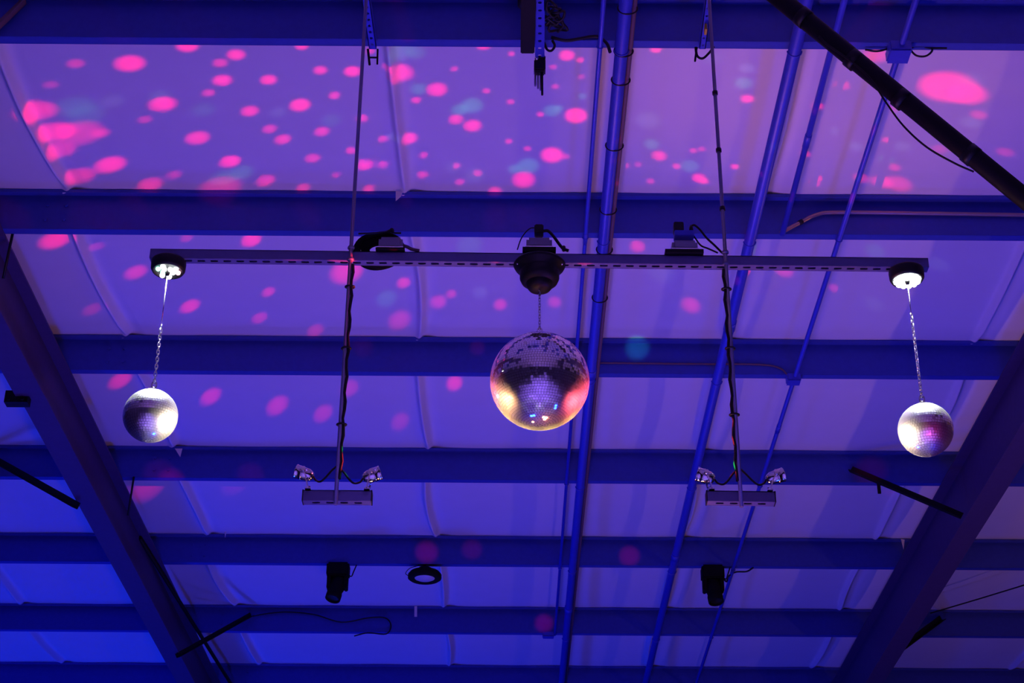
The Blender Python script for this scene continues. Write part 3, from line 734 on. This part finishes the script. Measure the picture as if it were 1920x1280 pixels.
def dot(px, py, w, c, k, tgt=None):
    if py > 440 and tgt is None: w *= .85; k *= .8
    t = tgt if tgt is not None else at_z(px, py, ZC - .015)
    d = (t - cc).normalized(); s = cc + d * (Rc + .02)
    dist = (t - s).length; rad = w / 2 / FPX * depth(t)
    ang = 2 * math.atan(rad * 1.18 / dist)
    cosi = max(.35, d.z)
    col = {'R': RED, 'T': TEAL, 'P': PALE}[c]
    base = {'R': 330, 'T': 85, 'P': 75}[c]
    pw = base * k * (dist / 2.3) ** 2 * (.8 / cosi)
    aim(lamp('SPOT', 'ball_glint', s, pw, col, spot_size=max(R_(.35), ang), spot_blend=.9 if c == 'R' else .9, shadow_soft_size=.012), t)
for ln in DOTS.split('\n'):
    for q in ln.split('|'):
        a = q.split(); dot(float(a[0]), float(a[1]), float(a[2]), a[3], float(a[4]))
# glints that strike the purlin webs, the bar and the rods
for px, py, w, k, kk in ((205, 50, 60, 1, .5), (365, 45, 60, 1, .4), (760, 55, 30, 1, 1.6), (735, 20, 60, 1, .4), (940, 40, 50, 1, .5), (1600, 55, 60, 1, .9), (1625, 35, 50, 1, .7), (250, 380, 40, 2, .5), (575, 400, 50, 2, .4),
                         (930, 410, 50, 2, .5), (15, 400, 60, 2, .5), (760, 375, 30, 2, .5), (1405, 440, 30, 2, .6), (895, 652, 30, 3, .8), (680, 650, 40, 3, .5), (800, 1035, 44, 5, 1.3), (1180, 1042, 40, 5, 1.3), (885, 1030, 40, 5, .6), (1632, 884, 60, 4, .35), (1020, 1168, 36, 6, 1.2), (300, 890, 60, 4, .4), (470, 890, 50, 4, .4)):
    dot(px, py, w, 'R', kk * .18, at_y(px, py, webY(k)))
dot(1195, 652, 46, 'T', 1.2, at_y(1195, 652, webY(3)))
def glint(px, py, w, col, pw, y=None):
    t = at_y(px, py, YR - .034 if y is None else y); d = (t - cc).normalized(); s = cc + d * (Rc + .02)
    dist = (t - s).length; rad = w / 2 / FPX * depth(t)
    aim(lamp('SPOT', 'rod_glint', s, pw * (dist / 1.2) ** 2, col, spot_size=max(R_(.5), 2 * math.atan(rad / dist)), spot_blend=.4, shadow_soft_size=.004), t)
G = (.03, 1, .22); RR = (1, .03, .05)
for px, py, w, col, pw in ((648, 635, 34, RR, 140), (654, 586, 10, RR, 100), (637, 868, 36, RR, 160), (635, 897, 14, G, 220), (641, 843, 12, G, 100), (1387, 878, 16, G, 220), (1388, 897, 16, RR, 260), (1381, 795, 22, RR, 160), (1384, 830, 18, RR, 200),
                           (428, 489, 14, RR, 200), (560, 488, 26, RR, 160), (546, 491, 12, RR, 160), (648, 487, 36, RR, 340), (762, 489, 10, RR, 220), (793, 489, 8, RR, 200), (843, 490, 8, RR, 200), (930, 490, 24, RR, 160), (1095, 494, 34, RR, 130), (472, 486, 16, RR, 100)):
    glint(px, py, w, col, pw)

w = bpy.data.worlds.new('world'); sc.world = w; w.use_nodes = True
w.node_tree.nodes['Background'].inputs[0].default_value = (.02, .015, .10, 1); w.node_tree.nodes['Background'].inputs[1].default_value = .05
sc.view_settings.view_transform = 'Standard'; sc.view_settings.look = 'None'
sc.view_settings.exposure = 0; sc.view_settings.gamma = 1; sc.view_settings.use_curve_mapping = False
sc.cycles.max_bounces = 4; sc.cycles.diffuse_bounces = 2; sc.cycles.glossy_bounces = 3; sc.cycles.transmission_bounces = 0
sc.cycles.caustics_reflective = False; sc.cycles.caustics_refractive = False
sc.cycles.adaptive_threshold = .03
